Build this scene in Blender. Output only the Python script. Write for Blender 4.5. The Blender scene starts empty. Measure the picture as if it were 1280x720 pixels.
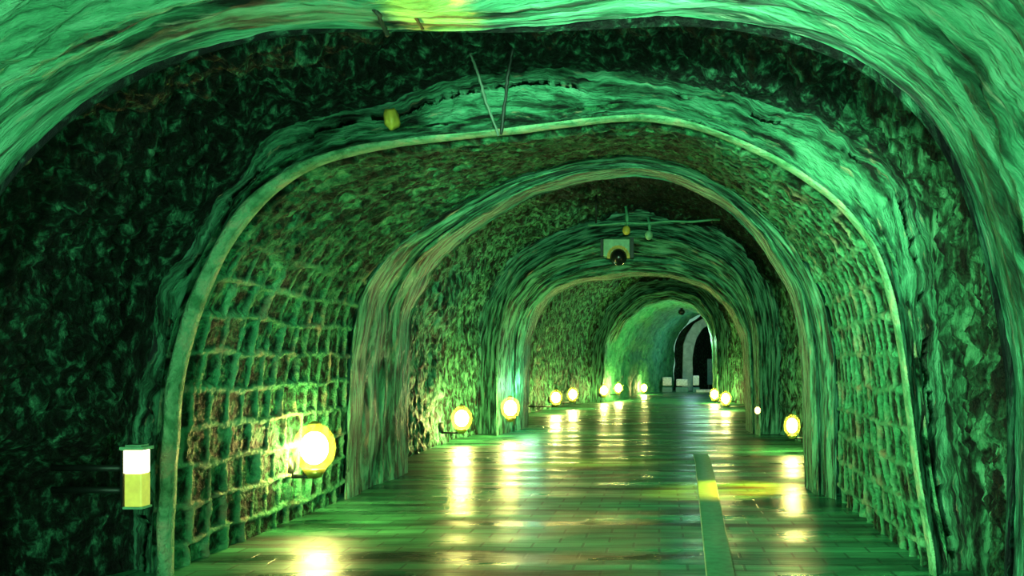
import bpy, bmesh, math, random
import numpy as np
from mathutils import Vector, Matrix

random.seed(7)
SC = bpy.context.scene
COL = SC.collection
F, CX, CY, EYE = 1100.0, 824.0, 455.0, 1.5     # focal length (px), vanishing point, eye height

# ------------------------------------------------------------------ noise
_rng = np.random.default_rng(3)
_perm = _rng.permutation(256).astype(np.int64)
_perm = np.concatenate([_perm, _perm, _perm])
_g = _rng.normal(size=(256, 3)); _g /= np.linalg.norm(_g, axis=1)[:, None]

def noise(p):
    i = np.floor(p).astype(np.int64); f = p - i
    w = f * f * f * (f * (f * 6 - 15) + 10)
    i &= 255
    out = 0.0
    for dx in (0, 1):
        wx = w[..., 0] if dx else 1 - w[..., 0]
        for dy in (0, 1):
            wy = w[..., 1] if dy else 1 - w[..., 1]
            for dz in (0, 1):
                wz = w[..., 2] if dz else 1 - w[..., 2]
                h = _perm[_perm[_perm[(i[..., 0] + dx) & 255] + ((i[..., 1] + dy) & 255)] + ((i[..., 2] + dz) & 255)]
                g = _g[h]
                d = g[..., 0] * (f[..., 0] - dx) + g[..., 1] * (f[..., 1] - dy) + g[..., 2] * (f[..., 2] - dz)
                out = out + wx * wy * wz * d
    return out * 1.5

def fbm(p, octv=4, gain=0.5, ridged=False):
    a, s, out = 1.0, 0.0, 0.0
    for k in range(octv):
        n = noise(p * 2.0 ** k + 17.3 * k)
        if ridged: n = 0.7 - 1.4 * np.abs(n)
        out = out + a * n; s += a; a *= gain
    return out / s

def v3(a, b, c): return np.stack(np.broadcast_arrays(a, b, c), -1)
def sstep(a, b, x):
    t = np.clip((x - a) / (b - a), 0, 1); return t * t * (3 - 2 * t)
def hash1(a, b): return _perm[_perm[a.astype(np.int64) & 255] + (b.astype(np.int64) & 255)] / 255.0

# ------------------------------------------------------------------ objects
def tag(o, label=None, cat=None, group=None, kind=None):
    if label: o['label'] = label
    if cat: o['category'] = cat
    if group: o['group'] = group
    if kind: o['kind'] = kind
    return o

def link(name, me, mat=None, parent=None):
    o = bpy.data.objects.new(name, me); COL.objects.link(o)
    if mat is not None: me.materials.append(mat)
    if parent is not None: o.parent = parent
    return o

def empty(name, loc, rz=0.0):
    o = bpy.data.objects.new(name, None); COL.objects.link(o)
    o.location = loc; o.rotation_euler = (0, 0, rz); o.empty_display_size = 0.1
    return o

def from_bm(name, bm, mat, parent=None, smooth=True, bevel=0.0):
    if bevel:
        bmesh.ops.bevel(bm, geom=list(bm.edges), offset=bevel, segments=2, affect='EDGES', profile=0.5)
    bmesh.ops.recalc_face_normals(bm, faces=bm.faces)
    me = bpy.data.meshes.new(name); bm.to_mesh(me); bm.free()
    if smooth:
        me.shade_smooth() if hasattr(me, 'shade_smooth') else None
    return link(name, me, mat, parent)

def grid_mesh(name, P, mat, attrs=None, parent=None, flip=False):
    nu, nv = P.shape[:2]
    me = bpy.data.meshes.new(name)
    idx = np.arange(nu * nv).reshape(nu, nv)
    q = np.stack([idx[:-1, :-1], idx[1:, :-1], idx[1:, 1:], idx[:-1, 1:]], -1).reshape(-1, 4)
    if flip: q = q[:, ::-1]
    me.vertices.add(nu * nv); me.vertices.foreach_set('co', P.reshape(-1).astype(np.float32))
    me.loops.add(q.size); me.loops.foreach_set('vertex_index', np.ascontiguousarray(q).reshape(-1).astype(np.int32))
    me.polygons.add(len(q)); me.polygons.foreach_set('loop_start', (np.arange(len(q)) * 4).astype(np.int32))
    me.polygons.foreach_set('loop_total', np.full(len(q), 4, np.int32))
    me.polygons.foreach_set('use_smooth', np.ones(len(q), bool))
    me.update(); me.validate()
    for k, a in (attrs or {}).items():
        at = me.attributes.new(k, 'FLOAT', 'POINT'); at.data.foreach_set('value', a.reshape(-1).astype(np.float32))
    return link(name, me, mat, parent)

# ------------------------------------------------------------------ tunnel sections
def prof(pts, z, out=0.0, n=600):
    """outline seen at distance z -> n points (X, Z) along it in metres, moved outward by out"""
    X = np.array([(p[0] - CX) * z / F for p in pts]); Z = np.array([EYE + (CY - p[1]) * z / F for p in pts])
    X = np.concatenate([[X[0]], X, [X[-1]]]); Z = np.concatenate([[-0.12], Z, [-0.12]])
    return resample(np.stack([X, Z], 1), n, out)

def resample(Q, n, out=0.0):
    d = np.concatenate([[0], np.cumsum(np.linalg.norm(np.diff(Q, axis=0), axis=1))])
    t = np.linspace(0, d[-1], 4 * n)
    R = np.stack([np.interp(t, d, Q[:, k]) for k in (0, 1)], 1)
    k = int(4 * n * 0.03); ker = np.hanning(2 * k + 1); ker /= ker.sum()
    pad = np.concatenate([2 * R[0] - R[1:k + 1][::-1], R, 2 * R[-1] - R[-k - 1:-1][::-1]])
    R = np.stack([np.convolve(pad[:, j], ker, 'valid') for j in (0, 1)], 1)
    if out:
        T = np.gradient(R, axis=0); T /= np.linalg.norm(T, axis=1)[:, None] + 1e-9
        R = R + out * np.stack([-T[:, 1], T[:, 0]], 1)
    d = np.concatenate([[0], np.cumsum(np.linalg.norm(np.diff(R, axis=0), axis=1))])
    t = np.linspace(0, d[-1], n)
    return np.stack([np.interp(t, d, R[:, k]) for k in (0, 1)], 1)

def loft(stations, rows, nu, power=None):
    """stations [(profile, y)], rows per span -> grid P, arc length S, distance along V"""
    out = []; V = []; acc = 0.0
    for k in range(len(stations) - 1):
        (A, ya), (B, yb) = stations[k], stations[k + 1]
        A = resample_lin(A, nu); B = resample_lin(B, nu)
        m = rows[k]; ts = np.linspace(0, 1, m + 1)[(0 if k == 0 else 1):]
        L = np.mean(np.linalg.norm(A - B, axis=1)); L = math.hypot(L, yb - ya)
        for t in ts:
            Q = A * (1 - t) + B * t
            out.append(np.stack([Q[:, 0], np.full(nu, ya + (yb - ya) * t), Q[:, 1]], 1)); V.append(acc + L * t)
        acc += L
    P = np.stack(out, 1)
    S = np.concatenate([np.zeros((1, P.shape[1])), np.cumsum(np.linalg.norm(np.diff(P, axis=0), axis=2), 0)], 0)
    return P, S, np.broadcast_to(np.array(V)[None, :], S.shape)

def resample_lin(R, n):
    d = np.linspace(0, 1, len(R)); t = np.linspace(0, 1, n)
    return np.stack([np.interp(t, d, R[:, k]) for k in (0, 1)], 1)

def normals(P):
    n = np.cross(np.gradient(P, axis=0), np.gradient(P, axis=1))
    n /= np.linalg.norm(n, axis=2)[..., None] + 1e-9
    return n            # grid runs left base -> crown -> right base, near -> far: this points outward after the sign below

def displaced(P, d):
    n = normals(P)
    mid = n[P.shape[0] // 2, P.shape[1] // 2]
    return P + n * d[..., None]

def section(P, mat, names, labels, attrs=None, cuts=(0.3, 0.7)):
    nu = P.shape[0]; a, b = int(nu * cuts[0]), int(nu * cuts[1])
    for (i0, i1), nm, lb in zip(((0, a + 1), (a, b + 1), (b, nu)), names, labels):
        o = grid_mesh(nm, P[i0:i1], mat if not isinstance(mat, tuple) else mat[names.index(nm)], {k: v[i0:i1] for k, v in (attrs or {}).items()})
        tag(o, lb, 'wall' if 'wall' in nm else 'ceiling', kind='structure')

# ------------------------------------------------------------------ materials
def mat_new(name):
    m = bpy.data.materials.new(name); m.use_nodes = True
    nt = m.node_tree
    for n in list(nt.nodes): nt.nodes.remove(n)
    out = nt.nodes.new('ShaderNodeOutputMaterial'); b = nt.nodes.new('ShaderNodeBsdfPrincipled')
    nt.links.new(b.outputs[0], out.inputs[0])
    return m, nt, b

def N(nt, kind, **kw):
    n = nt.nodes.new(kind)
    for k, v in kw.items():
        if k.startswith('in_'): n.inputs[k[3:].replace('_', ' ')].default_value = v
        else: setattr(n, k, v)
    return n

def ramp(nt, fac, stops):
    r = nt.nodes.new('ShaderNodeValToRGB'); e = r.color_ramp.elements
    while len(e) > 1: e.remove(e[-1])
    for k, (p, c) in enumerate(stops):
        x = e[0] if k == 0 else e.new(p)
        x.position = p; x.color = (*c, 1)
    nt.links.new(fac, r.inputs[0]); return r.outputs[0]

def mixc(nt, fac, a, b):
    m = nt.nodes.new('ShaderNodeMix'); m.data_type = 'RGBA'
    for sock, v in ((m.inputs[0], fac), (m.inputs[6], a), (m.inputs[7], b)):
        if hasattr(v, 'is_linked'): nt.links.new(v, sock)
        else: sock.default_value = v if isinstance(v, float) else (*v, 1)
    return m.outputs[2]

def rock_mat(name, stops, accent=None, scale=(1, 1, 1), ns=6.0, bump=0.5, bscale=22.0, rough=0.6, acc_at=(0.62, 0.72), attr_uv=False, spec=0.4):
    m, nt, b = mat_new(name)
    if attr_uv:
        s = N(nt, 'ShaderNodeAttribute', attribute_name='arc'); v = N(nt, 'ShaderNodeAttribute', attribute_name='along')
        cmb = N(nt, 'ShaderNodeCombineXYZ'); nt.links.new(s.outputs['Fac'], cmb.inputs[0]); nt.links.new(v.outputs['Fac'], cmb.inputs[1])
        vec = cmb.outputs[0]
    else:
        vec = N(nt, 'ShaderNodeTexCoord').outputs['Object']
    mp = N(nt, 'ShaderNodeMapping'); mp.inputs['Scale'].default_value = scale
    nt.links.new(vec, mp.inputs[0])
    n1 = N(nt, 'ShaderNodeTexNoise', in_Scale=ns, in_Detail=7.0, in_Roughness=0.62, in_Distortion=0.5)
    nt.links.new(mp.outputs[0], n1.inputs['Vector'])
    col = ramp(nt, n1.outputs['Fac'], stops)
    if accent:
        n2 = N(nt, 'ShaderNodeTexNoise', in_Scale=ns * 1.7, in_Detail=5.0, in_Roughness=0.6)
        mp2 = N(nt, 'ShaderNodeMapping'); mp2.inputs['Location'].default_value = (5, 3, 9); mp2.inputs['Scale'].default_value = scale
        nt.links.new(vec, mp2.inputs[0]); nt.links.new(mp2.outputs[0], n2.inputs['Vector'])
        f = ramp(nt, n2.outputs['Fac'], [(acc_at[0], (0, 0, 0)), (acc_at[1], (1, 1, 1))])
        col = mixc(nt, f, col, accent)
    nt.links.new(col, b.inputs['Base Color'])
    n3 = N(nt, 'ShaderNodeTexNoise', in_Scale=bscale, in_Detail=6.0, in_Roughness=0.65)
    nt.links.new(mp.outputs[0], n3.inputs['Vector'])
    bp = N(nt, 'ShaderNodeBump', in_Strength=bump, in_Distance=0.14)
    nt.links.new(n3.outputs['Fac'], bp.inputs['Height']); nt.links.new(bp.outputs[0], b.inputs['Normal'])
    b.inputs['Roughness'].default_value = rough; b.inputs['Specular IOR Level'].default_value = spec
    return m, nt, b, col

G0, G1, G2, G3, TAN = (.006, .012, .008), (.03, .13, .065), (.11, .46, .24), (.26, .68, .42), (.66, .48, .30)
M_A = rock_mat('sprayed_green_rock', [(.33, G0), (.42, G1), (.52, G2), (.66, G3)], (.55, .58, .40), (.55, 5.0, 1), 2.6, .9, 9.0, .5, (.60, .72), True)[0]
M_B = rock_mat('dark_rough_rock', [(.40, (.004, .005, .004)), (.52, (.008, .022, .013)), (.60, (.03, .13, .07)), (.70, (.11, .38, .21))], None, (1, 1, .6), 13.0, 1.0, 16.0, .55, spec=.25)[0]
M_RING = rock_mat('pale_green_render', [(.38, G0), (.46, G1), (.54, (.08, .36, .19)), (.66, (.17, .52, .31))], TAN, (.8, 3.5, 1), 3.0, 1.0, 6.0, .55, (.63, .74), True, .25)[0]
M_LIP = rock_mat('pale_mortar_lip', [(.38, (.08, .30, .13)), (.52, (.24, .58, .30)), (.66, (.55, .58, .34))], None, (1, 1, 1), 5.0, .8, 14.0, .6, spec=.25)[0]
M_B_LIT = rock_mat('lit_cleft_rock', [(.42, (.004, .006, .005)), (.50, (.015, .06, .03)), (.58, (.06, .26, .13)), (.70, (.16, .46, .27))], None, (2, 2, .5), 4.5, 1.0, 7.0, .55, spec=.25)[0]  # lighter copy of the dark rock, lit ridges put into the colour
M_RIB = rock_mat('green_concrete_rib', [(.38, G0), (.46, G1), (.54, G2), (.66, G3)], (.60, .48, .26), (.7, 6.5, 1), 2.6, 1.0, 4.0, .5, (.62, .74), True, .25)[0]
M_C = rock_mat('green_rough_rock', [(.40, G0), (.48, G1), (.56, G2), (.68, G3)], (.45, .48, .24), (1.3, 1, .40), 9.0, 1.0, 11.0, .55, (.66, .76), False, .25)[0]
def dark_roof_blend():  # mixes the green rock towards near-black by a vertex mask
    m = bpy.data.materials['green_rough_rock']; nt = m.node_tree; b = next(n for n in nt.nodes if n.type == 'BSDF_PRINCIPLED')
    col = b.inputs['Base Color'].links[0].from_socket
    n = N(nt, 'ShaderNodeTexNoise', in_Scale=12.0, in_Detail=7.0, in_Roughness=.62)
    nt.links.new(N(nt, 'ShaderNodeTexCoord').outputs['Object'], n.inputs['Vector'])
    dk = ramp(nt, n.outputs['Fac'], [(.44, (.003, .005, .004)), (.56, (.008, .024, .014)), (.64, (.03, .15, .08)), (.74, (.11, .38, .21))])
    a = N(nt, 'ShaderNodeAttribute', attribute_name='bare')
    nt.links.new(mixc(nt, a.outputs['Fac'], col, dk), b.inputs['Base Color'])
dark_roof_blend()
M_E = rock_mat('far_green_rock', [(.30, G1), (.48, (.09, .46, .20)), (.68, (.20, .62, .32))], (.40, .55, .26), (1, .6, .8), 4.0, 1.0, 7.0, .55, (.64, .74), spec=.2)[0]
M_X = rock_mat('pale_bluish_render', [(.3, (.25, .40, .42)), (.7, (.6, .75, .78))], None, (1, 1, 1), 3.0, .3, 8.0, .5)[0]

def masonry_mat():
    m, nt, b, col = rock_mat('green_stone_masonry', [(.40, (.006, .016, .009)), (.48, (.020, .085, .04)), (.57, (.045, .30, .12)), (.68, (.17, .50, .24))],
                             (.22, .46, .18), (1, 1, 1), 8.0, 1.0, 16.0, .6, (.66, .78), False, .12)
    a = N(nt, 'ShaderNodeAttribute', attribute_name='mortar'); t = N(nt, 'ShaderNodeAttribute', attribute_name='tone')
    tn = ramp(nt, t.outputs['Fac'], [(0, (.45, .45, .45)), (1, (1.25, 1.25, 1.25))])
    mul = nt.nodes.new('ShaderNodeMix'); mul.data_type = 'RGBA'; mul.blend_type = 'MULTIPLY'; mul.inputs[0].default_value = 1.0
    nt.links.new(col, mul.inputs[6]); nt.links.new(tn, mul.inputs[7])
    n = N(nt, 'ShaderNodeTexNoise', in_Scale=3.0, in_Detail=4.0)
    nt.links.new(N(nt, 'ShaderNodeTexCoord').outputs['Object'], n.inputs['Vector'])
    mc = ramp(nt, n.outputs['Fac'], [(.42, (.10, .48, .22)), (.56, (.20, .56, .28)), (.70, (.60, .48, .28))])
    nt.links.new(mixc(nt, a.outputs['Fac'], mul.outputs[2], mc), b.inputs['Base Color'])
    return m
M_MAS = masonry_mat()

def plain(name, c, rough=0.5, metal=0.0, emit=None, es=0.0):
    m, nt, b = mat_new(name)
    n = N(nt, 'ShaderNodeTexNoise', in_Scale=14.0, in_Detail=4.0)
    nt.links.new(N(nt, 'ShaderNodeTexCoord').outputs['Object'], n.inputs['Vector'])
    col = ramp(nt, n.outputs['Fac'], [(.3, tuple(x * .75 for x in c)), (.7, tuple(min(1, x * 1.2) for x in c))])
    nt.links.new(col, b.inputs['Base Color'])
    b.inputs['Roughness'].default_value = rough; b.inputs['Metallic'].default_value = metal
    if emit:
        b.inputs['Emission Color'].default_value = (*emit, 1); b.inputs['Emission Strength'].default_value = es
    return m

LAMP = 110.0
M_GLOBE = plain('lit_warm_globe', (.9, .8, .5), .3, 0, (1, .92, .25), LAMP)
def halo_mat():  # thin amber shell added to give each bulb a yellow halo
    m = bpy.data.materials.new('amber_halo_shell'); m.use_nodes = True; nt = m.node_tree
    for n in list(nt.nodes): nt.nodes.remove(n)
    out = nt.nodes.new('ShaderNodeOutputMaterial'); mx = nt.nodes.new('ShaderNodeMixShader'); mx.inputs[0].default_value = .03
    tr = nt.nodes.new('ShaderNodeBsdfTransparent'); tl = nt.nodes.new('ShaderNodeBsdfTranslucent'); tl.inputs[0].default_value = (.85, .85, .15, 1)
    nt.links.new(tr.outputs[0], mx.inputs[1]); nt.links.new(tl.outputs[0], mx.inputs[2]); nt.links.new(mx.outputs[0], out.inputs[0])
    return m
M_HALO = halo_mat()
M_GLOBE_S = plain('lit_small_globe', (.9, .7, .4), .3, 0, (1, .55, .14), 6.0)
M_TUBE = plain('lit_lantern_tube', (.9, .9, .6), .3, 0, (1, .88, .42), 4.0)
M_DIFF = plain('lit_lantern_diffuser', (.6, .6, .1), .4, 0, (.55, .55, .08), .50)
M_IRON = plain('dark_painted_iron', (.02, .03, .025), .45, .6)
M_BRASS = plain('yellowish_lamp_collar', (.45, .36, .06), .35, .7)
M_PALE = plain('pale_green_metal', (.22, .50, .28), .5, .1)
M_YEL = plain('yellow_paint', (.62, .48, .06), .5)
M_DARK = plain('black_glass', (.008, .010, .010), .2)
M_CABLE = plain('dark_cable', (.012, .022, .016), .6)
M_CABLE2 = plain('grey_green_cable', (.10, .17, .12), .6)
M_STRIP = plain('pale_drain_stone', (.06, .30, .15), .5)
M_WHITE = plain('white_concrete', (.78, .84, .86), .6)
M_TEAL = plain('teal_painted_board', (.06, .22, .24), .5)

def floor_mat():
    m, nt, b = mat_new('wet_green_paving')
    co = N(nt, 'ShaderNodeTexCoord').outputs['Object']
    n1 = N(nt, 'ShaderNodeTexNoise', in_Scale=1.3, in_Detail=6.0, in_Roughness=.6)
    mp = N(nt, 'ShaderNodeMapping'); mp.inputs['Scale'].default_value = (.28, 2.2, 1); nt.links.new(co, mp.inputs[0])
    nt.links.new(mp.outputs[0], n1.inputs['Vector'])
    col = ramp(nt, n1.outputs['Fac'], [(.38, (.006, .020, .012)), (.48, (.025, .17, .085)), (.62, (.085, .46, .22))])
    br = N(nt, 'ShaderNodeTexBrick', in_Scale=1.0, in_Mortar_Size=.012, in_Brick_Width=.42, in_Row_Height=.2, in_Mortar_Smooth=.3)
    nt.links.new(co, br.inputs['Vector'])
    br.inputs['Color1'].default_value = (1, 1, 1, 1); br.inputs['Color2'].default_value = (.7, .7, .7, 1); br.inputs['Mortar'].default_value = (.25, .25, .25, 1)
    mul = nt.nodes.new('ShaderNodeMix'); mul.data_type = 'RGBA'; mul.blend_type = 'MULTIPLY'; mul.inputs[0].default_value = .8
    nt.links.new(col, mul.inputs[6]); nt.links.new(br.outputs['Color'], mul.inputs[7])
    nt.links.new(mul.outputs[2], b.inputs['Base Color'])
    n2 = N(nt, 'ShaderNodeTexNoise', in_Scale=.9, in_Detail=4.0)
    mp2 = N(nt, 'ShaderNodeMapping'); mp2.inputs['Scale'].default_value = (.5, 1.6, 1); mp2.inputs['Location'].default_value = (3, 1, 0); nt.links.new(co, mp2.inputs[0])
    nt.links.new(mp2.outputs[0], n2.inputs['Vector'])
    rg = ramp(nt, n2.outputs['Fac'], [(.40, (.24,) * 3), (.62, (.50,) * 3)])
    nt.links.new(rg, b.inputs['Roughness']); b.inputs['Specular IOR Level'].default_value = .35
    n3 = N(nt, 'ShaderNodeTexNoise', in_Scale=16.0, in_Detail=5.0, in_Roughness=.6)
    mp3 = N(nt, 'ShaderNodeMapping'); mp3.inputs['Scale'].default_value = (.3, 1.6, 1); nt.links.new(co, mp3.inputs[0]); nt.links.new(mp3.outputs[0], n3.inputs['Vector'])
    add = N(nt, 'ShaderNodeMath', operation='MULTIPLY_ADD'); nt.links.new(br.outputs['Fac'], add.inputs[0]); add.inputs[1].default_value = -.5
    nt.links.new(n3.outputs['Fac'], add.inputs[2])
    bp = N(nt, 'ShaderNodeBump', in_Strength=.35, in_Distance=.02)
    nt.links.new(add.outputs[0], bp.inputs['Height']); nt.links.new(bp.outputs[0], b.inputs['Normal'])
    return m
M_FLOOR = floor_mat()

# ------------------------------------------------------------------ outlines (what the photo shows at each distance)
YA, YM, YR, YR2, YR3, YX = 4.2, 6.3, 9.7, 18.3, 34.0, 50.0
pA = [(-112, 700), (-108, 560), (-92, 440), (-58, 330), (0, 238), (40, 190), (100, 138), (160, 102), (220, 76), (300, 50), (400, 37), (520, 36), (640, 38), (760, 33), (860, 28), (930, 35),
      (1000, 52), (1060, 75), (1110, 105), (1150, 142), (1185, 190), (1215, 260), (1235, 330), (1250, 400), (1262, 480), (1262, 600), (1258, 720)]
pMo = [(180, 700), (186, 560), (196, 480), (204, 415), (222, 362), (252, 312), (280, 266), (304, 232), (345, 190), (380, 168), (440, 156), (490, 150), (520, 128), (560, 118), (640, 104), (700, 108), (760, 118), (830, 118), (900, 138), (960, 152),
       (1010, 168), (1060, 192), (1100, 220), (1128, 256), (1140, 310), (1146, 380), (1154, 460), (1168, 600), (1188, 700)]
pMi = [(208, 700), (216, 520), (222, 472), (234, 411), (254, 363), (275, 314), (306, 266), (337, 235), (380, 207), (440, 188), (520, 176), (620, 167), (700, 157), (760, 149), (820, 146), (880, 160), (940, 185), (1000, 216),
       (1050, 254), (1085, 295), (1108, 345), (1122, 410), (1134, 500), (1146, 600), (1166, 700)]
pRo = [(430, 610), (436, 480), (440, 420), (452, 362), (490, 310), (560, 262), (640, 222), (720, 198), (790, 192), (860, 205), (930, 245), (990, 300), (1030, 370), (1045, 450), (1046, 610)]
pRi = [(492, 610), (494, 460), (500, 385), (530, 325), (590, 274), (650, 239), (720, 216), (790, 208), (850, 217), (905, 245), (955, 295), (996, 360), (1010, 430), (1016, 610)]
pR2o = [(620, 535), (620, 430), (632, 375), (655, 340), (690, 318), (740, 300), (790, 292), (850, 300), (895, 318), (925, 340), (941, 372), (949, 420), (951, 535)]
pR2i = [(652, 535), (655, 430), (665, 392), (690, 362), (730, 347), (790, 340), (840, 342), (885, 356), (914, 385), (932, 422), (938, 535)]
pR3o = [(752, 495), (756, 430), (770, 395), (800, 368), (840, 362), (872, 370), (890, 392), (896, 420), (898, 495)]
pR3i = [(762, 495), (766, 432), (782, 402), (808, 381), (840, 374), (866, 381), (884, 402), (890, 425), (892, 495)]
pE1 = [(776, 490), (780, 438), (796, 408), (820, 388), (848, 382), (872, 388), (890, 405), (900, 430), (904, 490)]
pE2 = [(803, 485), (806, 440), (818, 412), (838, 394), (862, 388), (886, 396), (902, 412), (910, 435), (912, 485)]
pE3 = [(842, 482), (844, 432), (850, 414), (864, 400), (880, 391), (898, 396), (910, 412), (915, 435), (917, 482)]
pXo = [(853, 482), (854, 432), (858, 418), (868, 404), (882, 396), (898, 401), (908, 415), (912, 435), (914, 482)]
pXi = [(866, 482), (866, 445), (870, 424), (878, 410), (887, 405), (895, 410), (899, 424), (900, 445), (900, 482)]

def coords(S, V, P): return {'arc': S, 'along': V}

# A: the sprayed vault the camera stands in
A_edge = prof(pA, YA)
A_back = A_edge * np.array([1.06, 1.0]) + np.array([0, .12])
P, S, V = loft([(A_back, -2.5), (A_edge * np.array([1.03, 1]) + np.array([0, .10]), 2.2), (A_edge, YA)], [50, 170], 620)
w = noise(v3(S * .5, V * .8, 0 * S)) * .35
st = fbm(v3(S * .45 + 3, (V + w) * 5.2, 0 * S), 4, .55, True)
d = .10 * noise(P * .8) + .15 * st + .03 * fbm(P * 6, 3)
d = d * (.35 + .65 * sstep(0.0, .5, YA - P[..., 1]))
section(displaced(P, d), M_A, ('wall_left', 'ceiling', 'wall_right'),
        ('streaky green sprayed rock wall nearest the camera at the left edge', 'bright streaky green vault overhead with a yellow lit fold', 'streaky green sprayed rock wall filling the right edge'),  # the fold is yellow only from an added spot
        {'arc': S, 'along': V})

# B: the dark bare rock recess between the sprayed vault and the masonry arch
P, S, V = loft([(A_edge + 0, YA - .02), (prof(pA, YA, .10), YA + .12), (prof(pA, YA, .42), YA + .3), (prof(pMo, YM, .16), YM + .15)], [6, 14, 190], 640)
rg = fbm(P * np.array([2.6, 2.2, 1.5]), 5, .58, True)
d = .16 * noise(P * 1.1 + 4) + .26 * rg + .08 * fbm(P * 9, 3, .6)
right = sstep(1.2, 1.8, P[..., 0]) * sstep(3.0, 2.2, P[..., 2])
d = d + right * (.26 * fbm(v3(P[..., 0] * .3, P[..., 1] * 2.6, P[..., 2] * .45 + noise(P) * .5), 3, .5, True) - .10)
niche = sstep(.75, .35, np.abs(P[..., 1] - 5.35)) * sstep(1.05, .75, P[..., 2]) * sstep(-3.0, -3.3, P[..., 0])
d = d + niche * .45
d = d * sstep(0, .25, V) * (.25 + .75 * sstep(0, .5, V[:, -1:] - V)) - .02
section(displaced(P, d), (M_B, M_B, M_B_LIT), ('wall_left.001', 'ceiling.001', 'wall_right.001'),
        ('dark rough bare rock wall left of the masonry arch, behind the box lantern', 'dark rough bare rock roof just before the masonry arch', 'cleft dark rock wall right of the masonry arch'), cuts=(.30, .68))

# M front: the rendered edge of the masonry arch
P, S, V = loft([(prof(pMo, YM, .90), YM + .45), (prof(pMo, YM, .03), YM + .02), (prof(pMi, YM, .02), YM), (prof(pMi, YM, .06), YM + .08), (prof(pMi, YM, .20), YM + .30), (prof(pMi, YM, .5), YM + .55)], [10, 44, 12, 10, 8], 700)
d = .09 * noise(P * 2.2) + .10 * fbm(P * np.array([4, 4, 4]), 5, .6, True)
d = d * (.35 + .65 * sstep(0.05, .3, np.abs(V - V[:, 66:67])))
o = tag(grid_mesh('trim_1', displaced(P, d), M_RING, {'arc': S, 'along': V}), 'pale green rendered edge of the large masonry arch in front', 'arch', kind='structure')

Q = prof(pMi, YM, -.005); Q = resample(Q, 260)
bm = bmesh.new(); prev = None
for k, (x, z) in enumerate(Q):
    r_ = .014 + .034 * float(sstep(115, 60, k)) + .012 * float(noise(np.array([k * .09, 0., 3.]))); c = Vector((x, YM - .03 + .02 * float(noise(np.array([k * .12, 5., 0.]))), z))
    t = Vector((Q[min(k + 1, 259)][0] - Q[max(k - 1, 0)][0], 0, Q[min(k + 1, 259)][1] - Q[max(k - 1, 0)][1])).normalized(); nrm = Vector((-t.z, 0, t.x))
    r = [bm.verts.new(c + nrm * math.cos(a) * r_ + Vector((0, math.sin(a) * .08, 0))) for a in [2 * math.pi * q / 10 for q in range(10)]]
    if prev:
        for q in range(10): bm.faces.new((prev[q], prev[(q + 1) % 10], r[(q + 1) % 10], r[q]))
    prev = r
tag(from_bm('trim_6', bm, M_LIP), 'thin pale mortar lip along the edge of the masonry arch', 'trim', kind='structure')

# M: masonry barrel
P, S, V = loft([(prof(pMi, YM, .12), YM + .02), (prof(pMi, YM, .0), YM + .22), (prof(pRo, YR, .02), YR + .03)], [20, 290], 760)
Stot = S[-1:, :]
wob = noise(P * 2.0) * .05
hgt = np.minimum(S, Stot - S) + wob                       # distance from the nearer wall foot along the arch
rh = .285
row = np.floor(hgt / rh); ry = hgt - row * rh
bw = .21 + .15 * hash1(row, row * 0 + 7)
side = (S > Stot / 2) * 50
vv = V + .17 * (row % 2) + noise(P * 2.5 + 9) * .03
bn = np.floor(vv / bw); rx = vv - bn * bw
dist = np.minimum(np.minimum(rx, bw - rx), np.minimum(ry, rh - ry)) + noise(P * 9) * .02
mort = 1 - sstep(.010, .036, dist)
low = sstep(2.7, 1.9, P[..., 2] + .5 * noise(P * 1.5))
mort = mort * np.clip(.12 + .88 * low + .45 * (S > Stot * .62), 0, 1) * (.55 + .6 * np.clip(noise(P * 3) + .5, 0, 1))
tone = hash1(row + side, bn)
d = .022 * mort - .05 * (1 - mort) * (tone - .3) * (.4 + .6 * low) - .025 * fbm(P * 10, 4, .6, True) + (1 - low) * .075 * fbm(P * np.array([4.5, 3.5, 4.5]), 4, .6, True)
d = -d * (.2 + .8 * sstep(.05, .4, V))
section(displaced(P, d), M_MAS, ('wall_left.002', 'ceiling.002', 'wall_right.002'),
        ('coursed green stone masonry wall behind the largest lamp', 'mossy rubble vault of the masonry arch', 'coursed stone masonry wall with tan mortar on the right'), {'mortar': np.clip(mort, 0, 1), 'tone': tone})

def rib(name, po, pi, y, dep, label, mat=M_RIB, nu=520, amp=.03, splay=(.10, .04)):
    A, B = prof(po, y), prof(pi, y)
    L = lambda t: A * (1 - t) + B * t
    st = [(prof(po, y, .9), y + .62), (A, y + .5), (A, y + .03), (L(.06), y), (L(.50), y), (L(.54), y + .22), (L(.66), y + .22), (L(.70), y + .05), (L(.97), y + .05), (B, y + .09), (B, y + dep), (prof(pi, y, .7), y + dep + .08)]
    P, S, V = loft(st, [4, 6, 3, 22, 8, 8, 8, 14, 3, 24, 10], nu)
    tk = [0, 0, 0, .06, .5, .54, .66, .7, .97, 1, 1, 1]; rw = [4, 6, 3, 22, 8, 8, 8, 14, 3, 24, 10]
    t = np.interp(np.arange(P.shape[1]), np.concatenate([[0], np.cumsum(rw)]), tk)[None, :]
    xm = (P[..., 0] - P[..., 0].mean()) / 2.6                         # the jambs splay back towards the opening
    k = 1 + t * (splay[0] * sstep(.3, .95, -xm) + splay[1] * sstep(.3, .95, xm)) * sstep(3.4, 2.0, P[..., 2])
    P = np.stack([P[..., 0] * k, P[..., 1] * k, EYE + (P[..., 2] - EYE) * k], -1)
    d = amp * noise(P * 1.6) + amp * fbm(P * np.array([3.5, 3.5, 2.2]), 4, .6, True)
    return tag(grid_mesh(name, displaced(P, d), mat, {'arc': S, 'along': V}), label, 'arch', kind='structure')
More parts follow.
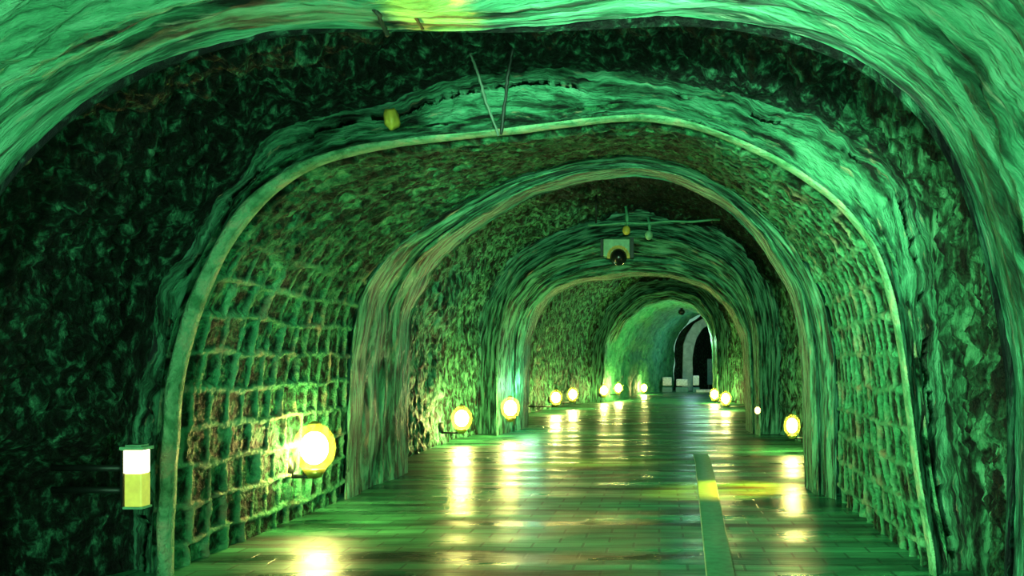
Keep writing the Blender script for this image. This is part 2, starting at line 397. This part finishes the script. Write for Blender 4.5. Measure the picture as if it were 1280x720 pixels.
rib('trim_2', pRo, pRi, YR, .55, 'ribbed green concrete arch closing the masonry vault', nu=600, splay=(.19, .05))

def bay(po0, y0, po1, y1, bulge, rows, nu, mat, names, labels, seed, amp=1.0, cuts=(.3, .7)):
    st = []
    for k in range(7):
        t = k / 6
        A = resample_lin(po0, 600) * (1 - t) + resample_lin(po1, 600) * t
        A = resample(A, 600, bulge * math.sin(math.pi * min(1, max(0, t))) ** .5 if 0 < t < 1 else 0.02)
        st.append((A, y0 + (y1 - y0) * t))
    P, S, V = loft(st, [rows // 6] * 6, nu)
    d = amp * (.15 * noise(P * .9 + seed) + .26 * fbm(P * np.array([1.7, 1.5, .7]) + seed, 5, .6, True) + .06 * fbm(P * 5, 3, .6))
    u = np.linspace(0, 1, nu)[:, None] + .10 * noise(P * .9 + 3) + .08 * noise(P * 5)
    bare = sstep(.36, .46, u) * sstep(.80, .72, u)  # mask covers the crown and upper right, where the colour goes darker
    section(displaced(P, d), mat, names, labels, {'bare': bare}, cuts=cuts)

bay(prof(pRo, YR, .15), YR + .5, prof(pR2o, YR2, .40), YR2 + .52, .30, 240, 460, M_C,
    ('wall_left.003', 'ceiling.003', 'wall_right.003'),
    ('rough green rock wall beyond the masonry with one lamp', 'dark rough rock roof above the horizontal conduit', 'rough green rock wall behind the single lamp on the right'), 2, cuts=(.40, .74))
rib('trim_3', pR2o, pR2i, YR2, 1.0, 'second pale green arch carrying the box floodlight at its crown', nu=420, amp=.035)
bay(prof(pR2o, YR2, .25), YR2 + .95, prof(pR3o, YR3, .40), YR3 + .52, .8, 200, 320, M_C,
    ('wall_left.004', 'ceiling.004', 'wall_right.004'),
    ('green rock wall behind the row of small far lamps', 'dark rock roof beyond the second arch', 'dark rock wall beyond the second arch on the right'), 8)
rib('trim_4', pR3o, pR3i, YR3, .6, 'small third green arch far down the tunnel', nu=260, amp=.035)
P, S, V = loft([(prof(pR3o, YR3, .02), YR3 + .6), (prof(pE1, 38), 38), (prof(pE2, 44), 44), (prof(pE3, YX), YX + .3)], [40, 40, 40], 260)
section(displaced(P, .10 * noise(P * 1.1) + .10 * fbm(P * np.array([1.6, 1.0, 1.6]), 4, .55, True)), M_E, ('wall_left.005', 'ceiling.005', 'wall_right.005'),
        ('bright green wall bending towards the exit', 'bright green vault in the last bend of the tunnel', 'green wall beside the far white barrier'))
P, S, V = loft([(prof(pXo, YX), YX + 1.4), (prof(pXo, YX), YX), (prof(pXi, YX), YX), (prof(pXi, YX), YX + 1.6)], [10, 16, 14], 200)
tag(grid_mesh('trim_5', displaced(P, .04 * noise(P * 1.5)), M_X), 'bluish white arch around the dark opening at the far end', 'arch', kind='structure')
P, S, V = loft([(prof(pE3, YX), YX + .28), (prof(pE3, YX, .4) + np.array([6, 0]), YX + 9), (prof(pE3, YX) * .02 + np.array([9, 1.5]), YX + 11)], [30, 10], 120)  # enclosure added to keep world light out of the far opening
tag(grid_mesh('wall_back_blocker', displaced(P, .15 * noise(P * 1.2)), M_B), 'added dark rock passage closing the far opening so it looks black', 'wall', kind='structure')

# floor
xs = np.linspace(-5.2, 4.2, 200); ys = np.concatenate([np.linspace(-3, 20, 320), np.linspace(20.1, 62, 200)])
X, Y = np.meshgrid(xs, ys, indexing='ij')
Z = .012 * noise(v3(X * .7, Y * 1.0, 0 * X)) + .004 * fbm(v3(X * 3, Y * 4, 0 * X), 3)
X = X + np.where(Y > 36, (Y - 36) * .22, 0)
tag(grid_mesh('floor', np.stack([X, Y, Z], -1), M_FLOOR), 'wet green paved tunnel floor reflecting the lamps', 'floor', kind='structure')

# pale drain strip, bending with the tunnel
bm = bmesh.new(); prev = None
for k in range(61):
    y = 3.0 + 11.5 * k / 60
    x0 = float(np.interp(y, [3, 6.2, 9.5, 13.2, 20, 24], [.24, .33, .43, .54, .62, .66])); wd = float(np.interp(y, [3, 6.2, 13.2, 24], [.20, .21, .25, .25]))
    zt = .012 * float(noise(np.array([x0 * .7, y, 0.]))) + .006
    r = [bm.verts.new(c) for c in ((x0, y, -.05), (x0, y, zt), (x0 + .012, y, zt + .005), (x0 + wd - .012, y, zt + .005), (x0 + wd, y, zt), (x0 + wd, y, -.05))]
    if prev:
        for i in range(5): bm.faces.new((prev[i], prev[i + 1], r[i + 1], r[i]))
    prev = r
tag(from_bm('drain_strip', bm, M_STRIP), 'pale stone drain strip set in the wet floor right of the middle', 'drain')

# ------------------------------------------------------------------ shapes for the fittings
def add_ellipsoid(bm, c, r, rz, u=20, v=14):
    res = bmesh.ops.create_uvsphere(bm, u_segments=u, v_segments=v, radius=1)
    for x in res['verts']: x.co = Vector((x.co.x * r + c[0], x.co.y * r + c[1], x.co.z * rz + c[2]))

def add_cyl(bm, p0, p1, r0, r1=None, seg=16):
    p0, p1 = Vector(p0), Vector(p1); r1 = r0 if r1 is None else r1
    dv = p1 - p0
    m = Matrix.Translation((p0 + p1) / 2) @ dv.to_track_quat('Z', 'Y').to_matrix().to_4x4()
    bmesh.ops.create_cone(bm, cap_ends=True, segments=seg, radius1=r0, radius2=r1, depth=dv.length, matrix=m)

def add_box(bm, c, s):
    bmesh.ops.create_cube(bm, size=1, matrix=Matrix.Translation(c) @ Matrix.Diagonal((*s, 1)))

def tube(pts, r, seg=8, jitter=0.0):
    bm = bmesh.new(); rings = []
    pts = [Vector(p) for p in pts]
    for i, p in enumerate(pts):
        t = (pts[min(i + 1, len(pts) - 1)] - pts[max(i - 1, 0)]).normalized()
        q = t.to_track_quat('Z', 'Y'); rr = r * (1 + jitter * random.uniform(-1, 1))
        rings.append([bm.verts.new(p + q @ Vector((math.cos(a) * rr, math.sin(a) * rr, 0))) for a in [2 * math.pi * k / seg for k in range(seg)]])
    for a, b in zip(rings, rings[1:]):
        for k in range(seg): bm.faces.new((a[k], a[(k + 1) % seg], b[(k + 1) % seg], b[k]))
    bm.faces.new(rings[0][::-1]); bm.faces.new(rings[-1])
    return bm

def at(px, py, y): return Vector(((px - CX) * y / F, y, EYE + (CY - py) * y / F))

# wall lamp: +X of the lamp points away from the wall, L metres behind the globe
def make_wall_lamp(L):
    root = empty('wall_lamp', (0, 0, 0))
    bm = bmesh.new(); add_cyl(bm, (-L - .06, 0, -.16), (-L + .03, 0, -.16), .085, .085, 20); from_bm('back_plate', bm, M_IRON, root)
    bm = bmesh.new(); add_cyl(bm, (-L, 0, -.27), (.02, 0, -.27), .02); add_cyl(bm, (-L + .02, 0, -.27), (-L + .02, 0, -.13), .02); from_bm('arm', bm, M_IRON, root)
    bm = bmesh.new(); add_cyl(bm, (0, 0, -.28), (0, 0, -.20), .06, .11, 20); from_bm('collar', bm, M_BRASS, root)
    bm = bmesh.new(); add_ellipsoid(bm, (0, 0, 0), .195, .235, 28, 18); g = from_bm('globe', bm, M_HALO, root)  # outer shell stands for the glow around the bulb
    bm = bmesh.new(); add_ellipsoid(bm, (0, 0, 0), .125, .155); b = from_bm('bulb', bm, M_GLOBE, g); b['label'] = 'white glowing bulb'
    bm = bmesh.new(); add_cyl(bm, (0, 0, .225), (0, 0, .255), .06, .02, 16); from_bm('finial', bm, M_BRASS, root)
    return root

lamps = [  # px, py, y, turn, label
    (393, 560, 8.35, 0, 'largest glowing wall lamp, on the coursed masonry wall at left'),
    (577, 523, 14.9, 0, 'tall glowing wall lamp on rough green rock, second from the front on the left'),
    (638, 510, 17.95, -math.pi / 2, 'round glowing wall lamp on the second arch left foot, third from the front'),
    (695, 497, 24.0, 0, 'nearer of the close pair of small lamps just past the second arch'),
    (716, 493, 27.0, 0, 'farther of the close pair of small lamps just past the second arch'),
    (755, 488, 31.6, 0, 'first lamp of the far pair before the third arch'),
    (773, 485, 36.0, 0, 'second lamp of the far pair, just past the third arch'),
    (805, 485, 43.2, 0, 'smallest farthest lamp on the left, next to the bend'),
    (990, 532, 12.4, math.pi, 'only glowing lamp on the right wall, beyond the ribbed arch'),
    (907, 498, 26.0, math.pi, 'bright far lamp on the right beside the white barrier'),
    (893, 493, 31.0, math.pi, 'dimmer far right lamp half behind its brighter neighbour'),
]
bpy.context.view_layer.update(); DG = bpy.context.evaluated_depsgraph_get()
for p, rz, lb in [(at(px, py, y), rz, lb) for px, py, y, rz, lb in lamps]:
    p = Vector(p); dv = Vector((-math.cos(rz), -math.sin(rz), 0))
    for k in range(25):                                             # seat the lamp close to its own wall
        hit, hp = SC.ray_cast(DG, p + Vector((0, 0, -.16)), dv, distance=6)[:2]
        if abs(dv.x) < .5 or not hit or (hp - p).length < .42: break
        p = Vector((0, 0, EYE)) + (p - Vector((0, 0, EYE))) * (1 + .1 / p.y)
    hit, hp = SC.ray_cast(DG, p + Vector((0, 0, -.16)), dv, distance=6)[:2]
    D = (hp - p).length if hit else .4
    D = max(.15, math.sqrt(max(0, D * D - .16 ** 2)))
    print('lamp', lb[:40], round(D, 2))
    o = make_wall_lamp(D); o.location = p; o.rotation_euler.z = rz
    if 'only glowing' in lb: o.scale = (.72, .72, .80)              # this one is a smaller globe
    tag(o, lb, 'lamp', 'glowing wall lamps along the tunnel')
# tiny orange lamp
t = empty('marker_lamp', at(947, 513, 18.1)); tag(t, 'tiny orange marker lamp on the right foot of the second arch', 'lamp')
bm = bmesh.new(); add_ellipsoid(bm, (0, 0, 0), .06, .075, 14, 10); from_bm('globe', bm, M_GLOBE_S, t)
bm = bmesh.new(); add_cyl(bm, (0, .03, 0), (0, .35, 0), .045); from_bm('base', bm, M_IRON, t)

# box lantern on the dark rock
t = empty('box_lantern', at(171, 597, 5.6)); tag(t, 'tall box lantern, white above and yellow below, on the dark rock at far left', 'lantern')
bm = bmesh.new(); add_box(bm, (0, 0, .105), (.115, .10, .15)); from_bm('bulb_panel', bm, M_TUBE, t, False, .008)
bm = bmesh.new(); add_box(bm, (.004, 0, -.075), (.11, .10, .21)); from_bm('diffuser', bm, M_DIFF, t, False, .008)
bm = bmesh.new(); add_box(bm, (0, 0, .19), (.15, .13, .022)); add_box(bm, (0, 0, .205), (.10, .09, .014)); from_bm('cap', bm, M_PALE, t, False, .004)
bm = bmesh.new(); add_box(bm, (.004, 0, -.186), (.125, .115, .016)); from_bm('base', bm, M_PALE, t, False, .004)
bm = bmesh.new(); add_box(bm, (-.066, 0, .0), (.016, .10, .37))
from_bm('back_plate', bm, M_IRON, t, False)
for z in (.06, -.08):
    bm = bmesh.new(); add_cyl(bm, (-.06, 0, z), (-.55, .02, z), .022); from_bm('bracket', bm, M_IRON, t)

# box floodlight on the second arch
t = empty('floodlight', at(771, 314, 17.95)); tag(t, 'box floodlight with a dark round lens at the crown of the second arch', 'floodlight')
bm = bmesh.new(); add_box(bm, (0, 0, .06), (.54, .22, .36)); from_bm('housing', bm, M_PALE, t, False, .02)
bm = bmesh.new(); add_ellipsoid(bm, (.04, -.08, -.13), .17, .17, 20, 12); from_bm('lens', bm, M_DARK, t)
bm = bmesh.new()
for k in range(13):
    a = math.pi * k / 12; add_box(bm, (.04 + .20 * math.cos(a), -.12, -.13 + .20 * math.sin(a)), (.06, .05, .06))
from_bm('lens_hood', bm, M_YEL, t, False)
bm = bmesh.new(); add_box(bm, (.31, 0, .06), (.07, .20, .42)); from_bm('bracket', bm, M_IRON, t, False)
bm = bmesh.new(); add_box(bm, (-.30, 0, .06), (.05, .20, .34)); from_bm('bracket', bm, M_IRON, t, False)
bm = bmesh.new(); add_box(bm, (0, .20, .1), (.2, .3, .12)); from_bm('mount', bm, M_IRON, t, False)

# conduit before the second arch
t = empty('ceiling_conduit', at(815, 276, 16.6)); tag(t, 'thin pale conduit running level under the dark roof before the second arch', 'pipe')
L = t.location
loc = lambda px, py, y=16.6: at(px, py, y) - L
from_bm('pipe', tube([loc(735 + 165 * k / 20, 281 - 6 * k / 20 + math.sin(k * .9) * .8) for k in range(21)], .022, 10), M_STRIP, t)
for px, y0, y1 in ((783, 258, 288), (811, 272, 294)):
    bm = tube([loc(px, y0), loc(px + 1, (y0 + y1) / 2), loc(px, y1)], .04, 10); h = from_bm('hanger', bm, M_STRIP, t)
    bm = bmesh.new(); p = loc(px, y1); add_ellipsoid(bm, p, .075, .09, 14, 10); from_bm('clamp', bm, M_YEL if px < 800 else M_PALE, h)
for px in (745, 890):
    from_bm('rod', tube([loc(px, 279), loc(px, 235)], .018, 8), M_IRON, t)

# hanging cables
def cable(name, pts, r, m, label):
    P3 = [at(*p) for p in pts]; Q = []
    for a, b in zip(P3, P3[1:]):
        for k in range(8): Q.append(a.lerp(b, k / 8) + Vector((random.uniform(-1, 1), 0, random.uniform(-1, 1))) * .004)
    Q.append(P3[-1])
    return tag(from_bm(name, tube(Q, r, 8, .2), m), label, 'cable')
cable('hanging_cable', [(572, 20, 6.0), (586, 62, 6.05), (596, 88, 6.08), (606, 122, 6.1), (623, 170, 6.15)], .010, M_CABLE2, 'thin grey cable slanting down to the crown of the masonry arch')
cable('hanging_cable', [(642, 60, 6.02), (635, 92, 6.05), (632, 122, 6.1), (626, 168, 6.13)], .011, M_CABLE, 'black cable meeting the grey one at the crown of the masonry arch')
cable('hanging_cable', [(452, -30, 3.95), (462, 4, 3.98), (474, 20, 4.0), (484, 44, 4.1)], .011, M_CABLE, 'short black cable on the bright vault at the top edge')
cable('hanging_cable', [(480, -20, 3.95), (492, 6, 3.98), (516, 14, 4.0), (528, 36, 4.1)], .008, M_CABLE, 'thin dark cable crossing the yellow lit fold at the top')

def stone(name, c, r, m, label, seed):
    bm = bmesh.new(); bmesh.ops.create_icosphere(bm, subdivisions=3, radius=1)
    for v in bm.verts:
        q = np.array(v.co) * 1.6 + seed; k = 1 + .35 * float(noise(q))
        v.co = Vector((v.co.x * r[0], v.co.y * r[1], v.co.z * r[2])) * k + c
    return tag(from_bm(name, bm, m), label, 'stone')
stone('loose_stone', at(490, 149, 6.22), (.05, .07, .075), M_YEL, 'small yellow stone lodged on the top of the masonry arch', 3.1)

# far end: white barrier, blocks, dark dome on the roof
t = empty('barrier', at(888, 492, 47)); tag(t, 'low white barrier in front of the dark far opening', 'barrier')
bm = bmesh.new(); add_box(bm, (0, 0, .12), (1.5, .22, .2)); from_bm('rail', bm, M_WHITE, t, False, .02)
for x in (-.6, .6):
    bm = bmesh.new(); add_box(bm, (x, 0, -.08), (.14, .2, .3)); from_bm('leg', bm, M_WHITE, t, False, .01)
for k, (px, py, s, lb) in enumerate(((834, 488, (.5, .4, .62), 'pale block left of the far opening, leftmost of the pale blocks'), (852.5, 487, (.62, .4, .5), 'wide pale block between the bend and the far opening'), (870, 486, (.34, .4, .72), 'narrow tall pale block against the white far arch'))):
    p = at(px, py, 47.5); p.z = 0
    t = empty('concrete_block', p); tag(t, lb, 'block', 'pale blocks before the far opening')
    bm = bmesh.new(); add_box(bm, (0, 0, s[2] / 2 + .25), (s[0], s[1], s[2] * .75)); from_bm('body', bm, M_WHITE, t, False, .05)
    bm = bmesh.new(); add_box(bm, (0, 0, .12), (s[0] * 1.1, s[1] * 1.1, .26)); from_bm('plinth', bm, M_TEAL, t, False, .02)
p = at(890, 470, YX + 1.0); p.z = 0
t = empty('teal_board', p); tag(t, 'teal board standing inside the far dark opening', 'board')  # plain upright teal board in the right part of the opening
bm = bmesh.new(); add_box(bm, (0, 0, 1.05), (.55, .08, 1.5)); from_bm('panel', bm, M_TEAL, t, False, .02)
for x in (-.2, .2):
    bm = bmesh.new(); add_box(bm, (x, 0, .2), (.06, .06, .5)); from_bm('leg', bm, M_IRON, t, False)
t = empty('ceiling_dome', at(852, 390, 41.0)); tag(t, 'small dark dome fixed to the bright far vault', 'fitting')
bm = bmesh.new(); add_ellipsoid(bm, (0, 0, 0), .16, .14, 16, 10); from_bm('dome', bm, M_DARK, t)
bm = bmesh.new(); add_cyl(bm, (0, 0, .08), (0, 0, .45), .06); from_bm('stem', bm, M_IRON, t)

# ------------------------------------------------------------------ light
def point(name, loc, power, col, r=.12, spot=None):
    l = bpy.data.lights.new(name, 'SPOT' if spot else 'POINT'); l.energy = power; l.color = col; l.shadow_soft_size = r
    o = bpy.data.objects.new(name, l); COL.objects.link(o); o.location = loc
    if spot:
        l.spot_size = spot[1]; l.spot_blend = .5
        o.rotation_euler = (Vector(spot[0]) - Vector(loc)).to_track_quat('-Z', 'Y').to_euler()
    return o
WARM = (1, .36, .02)
WG = (.41, 1.0, .56)
point('mouth_fill', (-1.9, .6, 1.3), 260, WG)  # pair of unseen green fills added to brighten the front vault
point('mouth_fill', (1.0, .9, .8), 330, WG)
point('fold_fill_spot', (-1.6, 1.6, .3), 2200, (1, .62, .05), .05, (at(540, 18, 4.0), math.radians(7)))  # unseen narrow spot added to light the fold yellow
point('mouth_fill_spot', (.1, -.6, 2.0), 2600, WG, .15, ((-.2, 18, 2.9), math.radians(34)))  # unseen spot added to brighten the arch faces down the tunnel
point('mouth_fill_spot', (-2.6, 0, 1.6), 2600, (.48, 1.0, .46), .1, ((2.0, 8, 1.4), math.radians(30)))  # added out of view to brighten the right masonry
point('mouth_fill_spot', (1.2, 0, 1.6), 1100, WG, .1, ((-3.3, 10, 1.7), math.radians(24)))  # added out of view to brighten the left masonry and jamb
point('floor_spot', (1.9, 11.2, 1.4), 1800, WARM, .2, ((.95, 10.6, 0), math.radians(44)))
point('floor_spot', (-3.1, 12.3, 1.6), 1100, WARM, .25, ((-1.3, 13.2, 0), math.radians(30)))
point('bay_fill', (1.75, 11.2, 2.6), 40, WG, .3)  # bay fills are bodiless green lights added behind the arches
point('mouth_fill_spot', (-.5, .2, 2.5), 1500, WG, .15, ((-.4, 11.5, 0), math.radians(24)))  # unseen spot added to put green light on the floor
point('bay_fill', (-2.9, 19.6, 1.0), 40, WG)
point('bay_fill', (-1.9, 35.4, 3.0), 170, WG, .4)
point('bay_fill', (1.9, 35.4, 2.6), 120, WG, .4)
point('exit_fill', (1.7, 46.0, 2.3), 30, (.45, .75, 1))  # bluish fill added in front of the far blocks to light them

wd = bpy.data.worlds.new('night'); SC.world = wd; wd.use_nodes = True
bg = wd.node_tree.nodes['Background']; bg.inputs[0].default_value = (.35, .9, .58, 1); bg.inputs[1].default_value = .3

# ------------------------------------------------------------------ camera
cam = bpy.data.cameras.new('camera'); co = bpy.data.objects.new('camera', cam); COL.objects.link(co)
co.location = (0, 0, EYE); co.rotation_euler = (math.pi / 2, 0, 0)
cam.sensor_width = 36; cam.lens = 36 * F / 1280
cam.shift_x = -(CX - 640) / 1280; cam.shift_y = (CY - 360) / 1280
cam.clip_start = .05; cam.clip_end = 200
SC.camera = co
SC.view_settings.view_transform = 'Standard'; SC.view_settings.look = 'None'
SC.view_settings.gamma = 1; SC.view_settings.use_curve_mapping = False; SC.view_settings.exposure = 0.6
SC.cycles.max_bounces = 6; SC.cycles.diffuse_bounces = 3; SC.cycles.glossy_bounces = 3
SC.cycles.sample_clamp_indirect = 6
SC.cycles.use_denoising = True
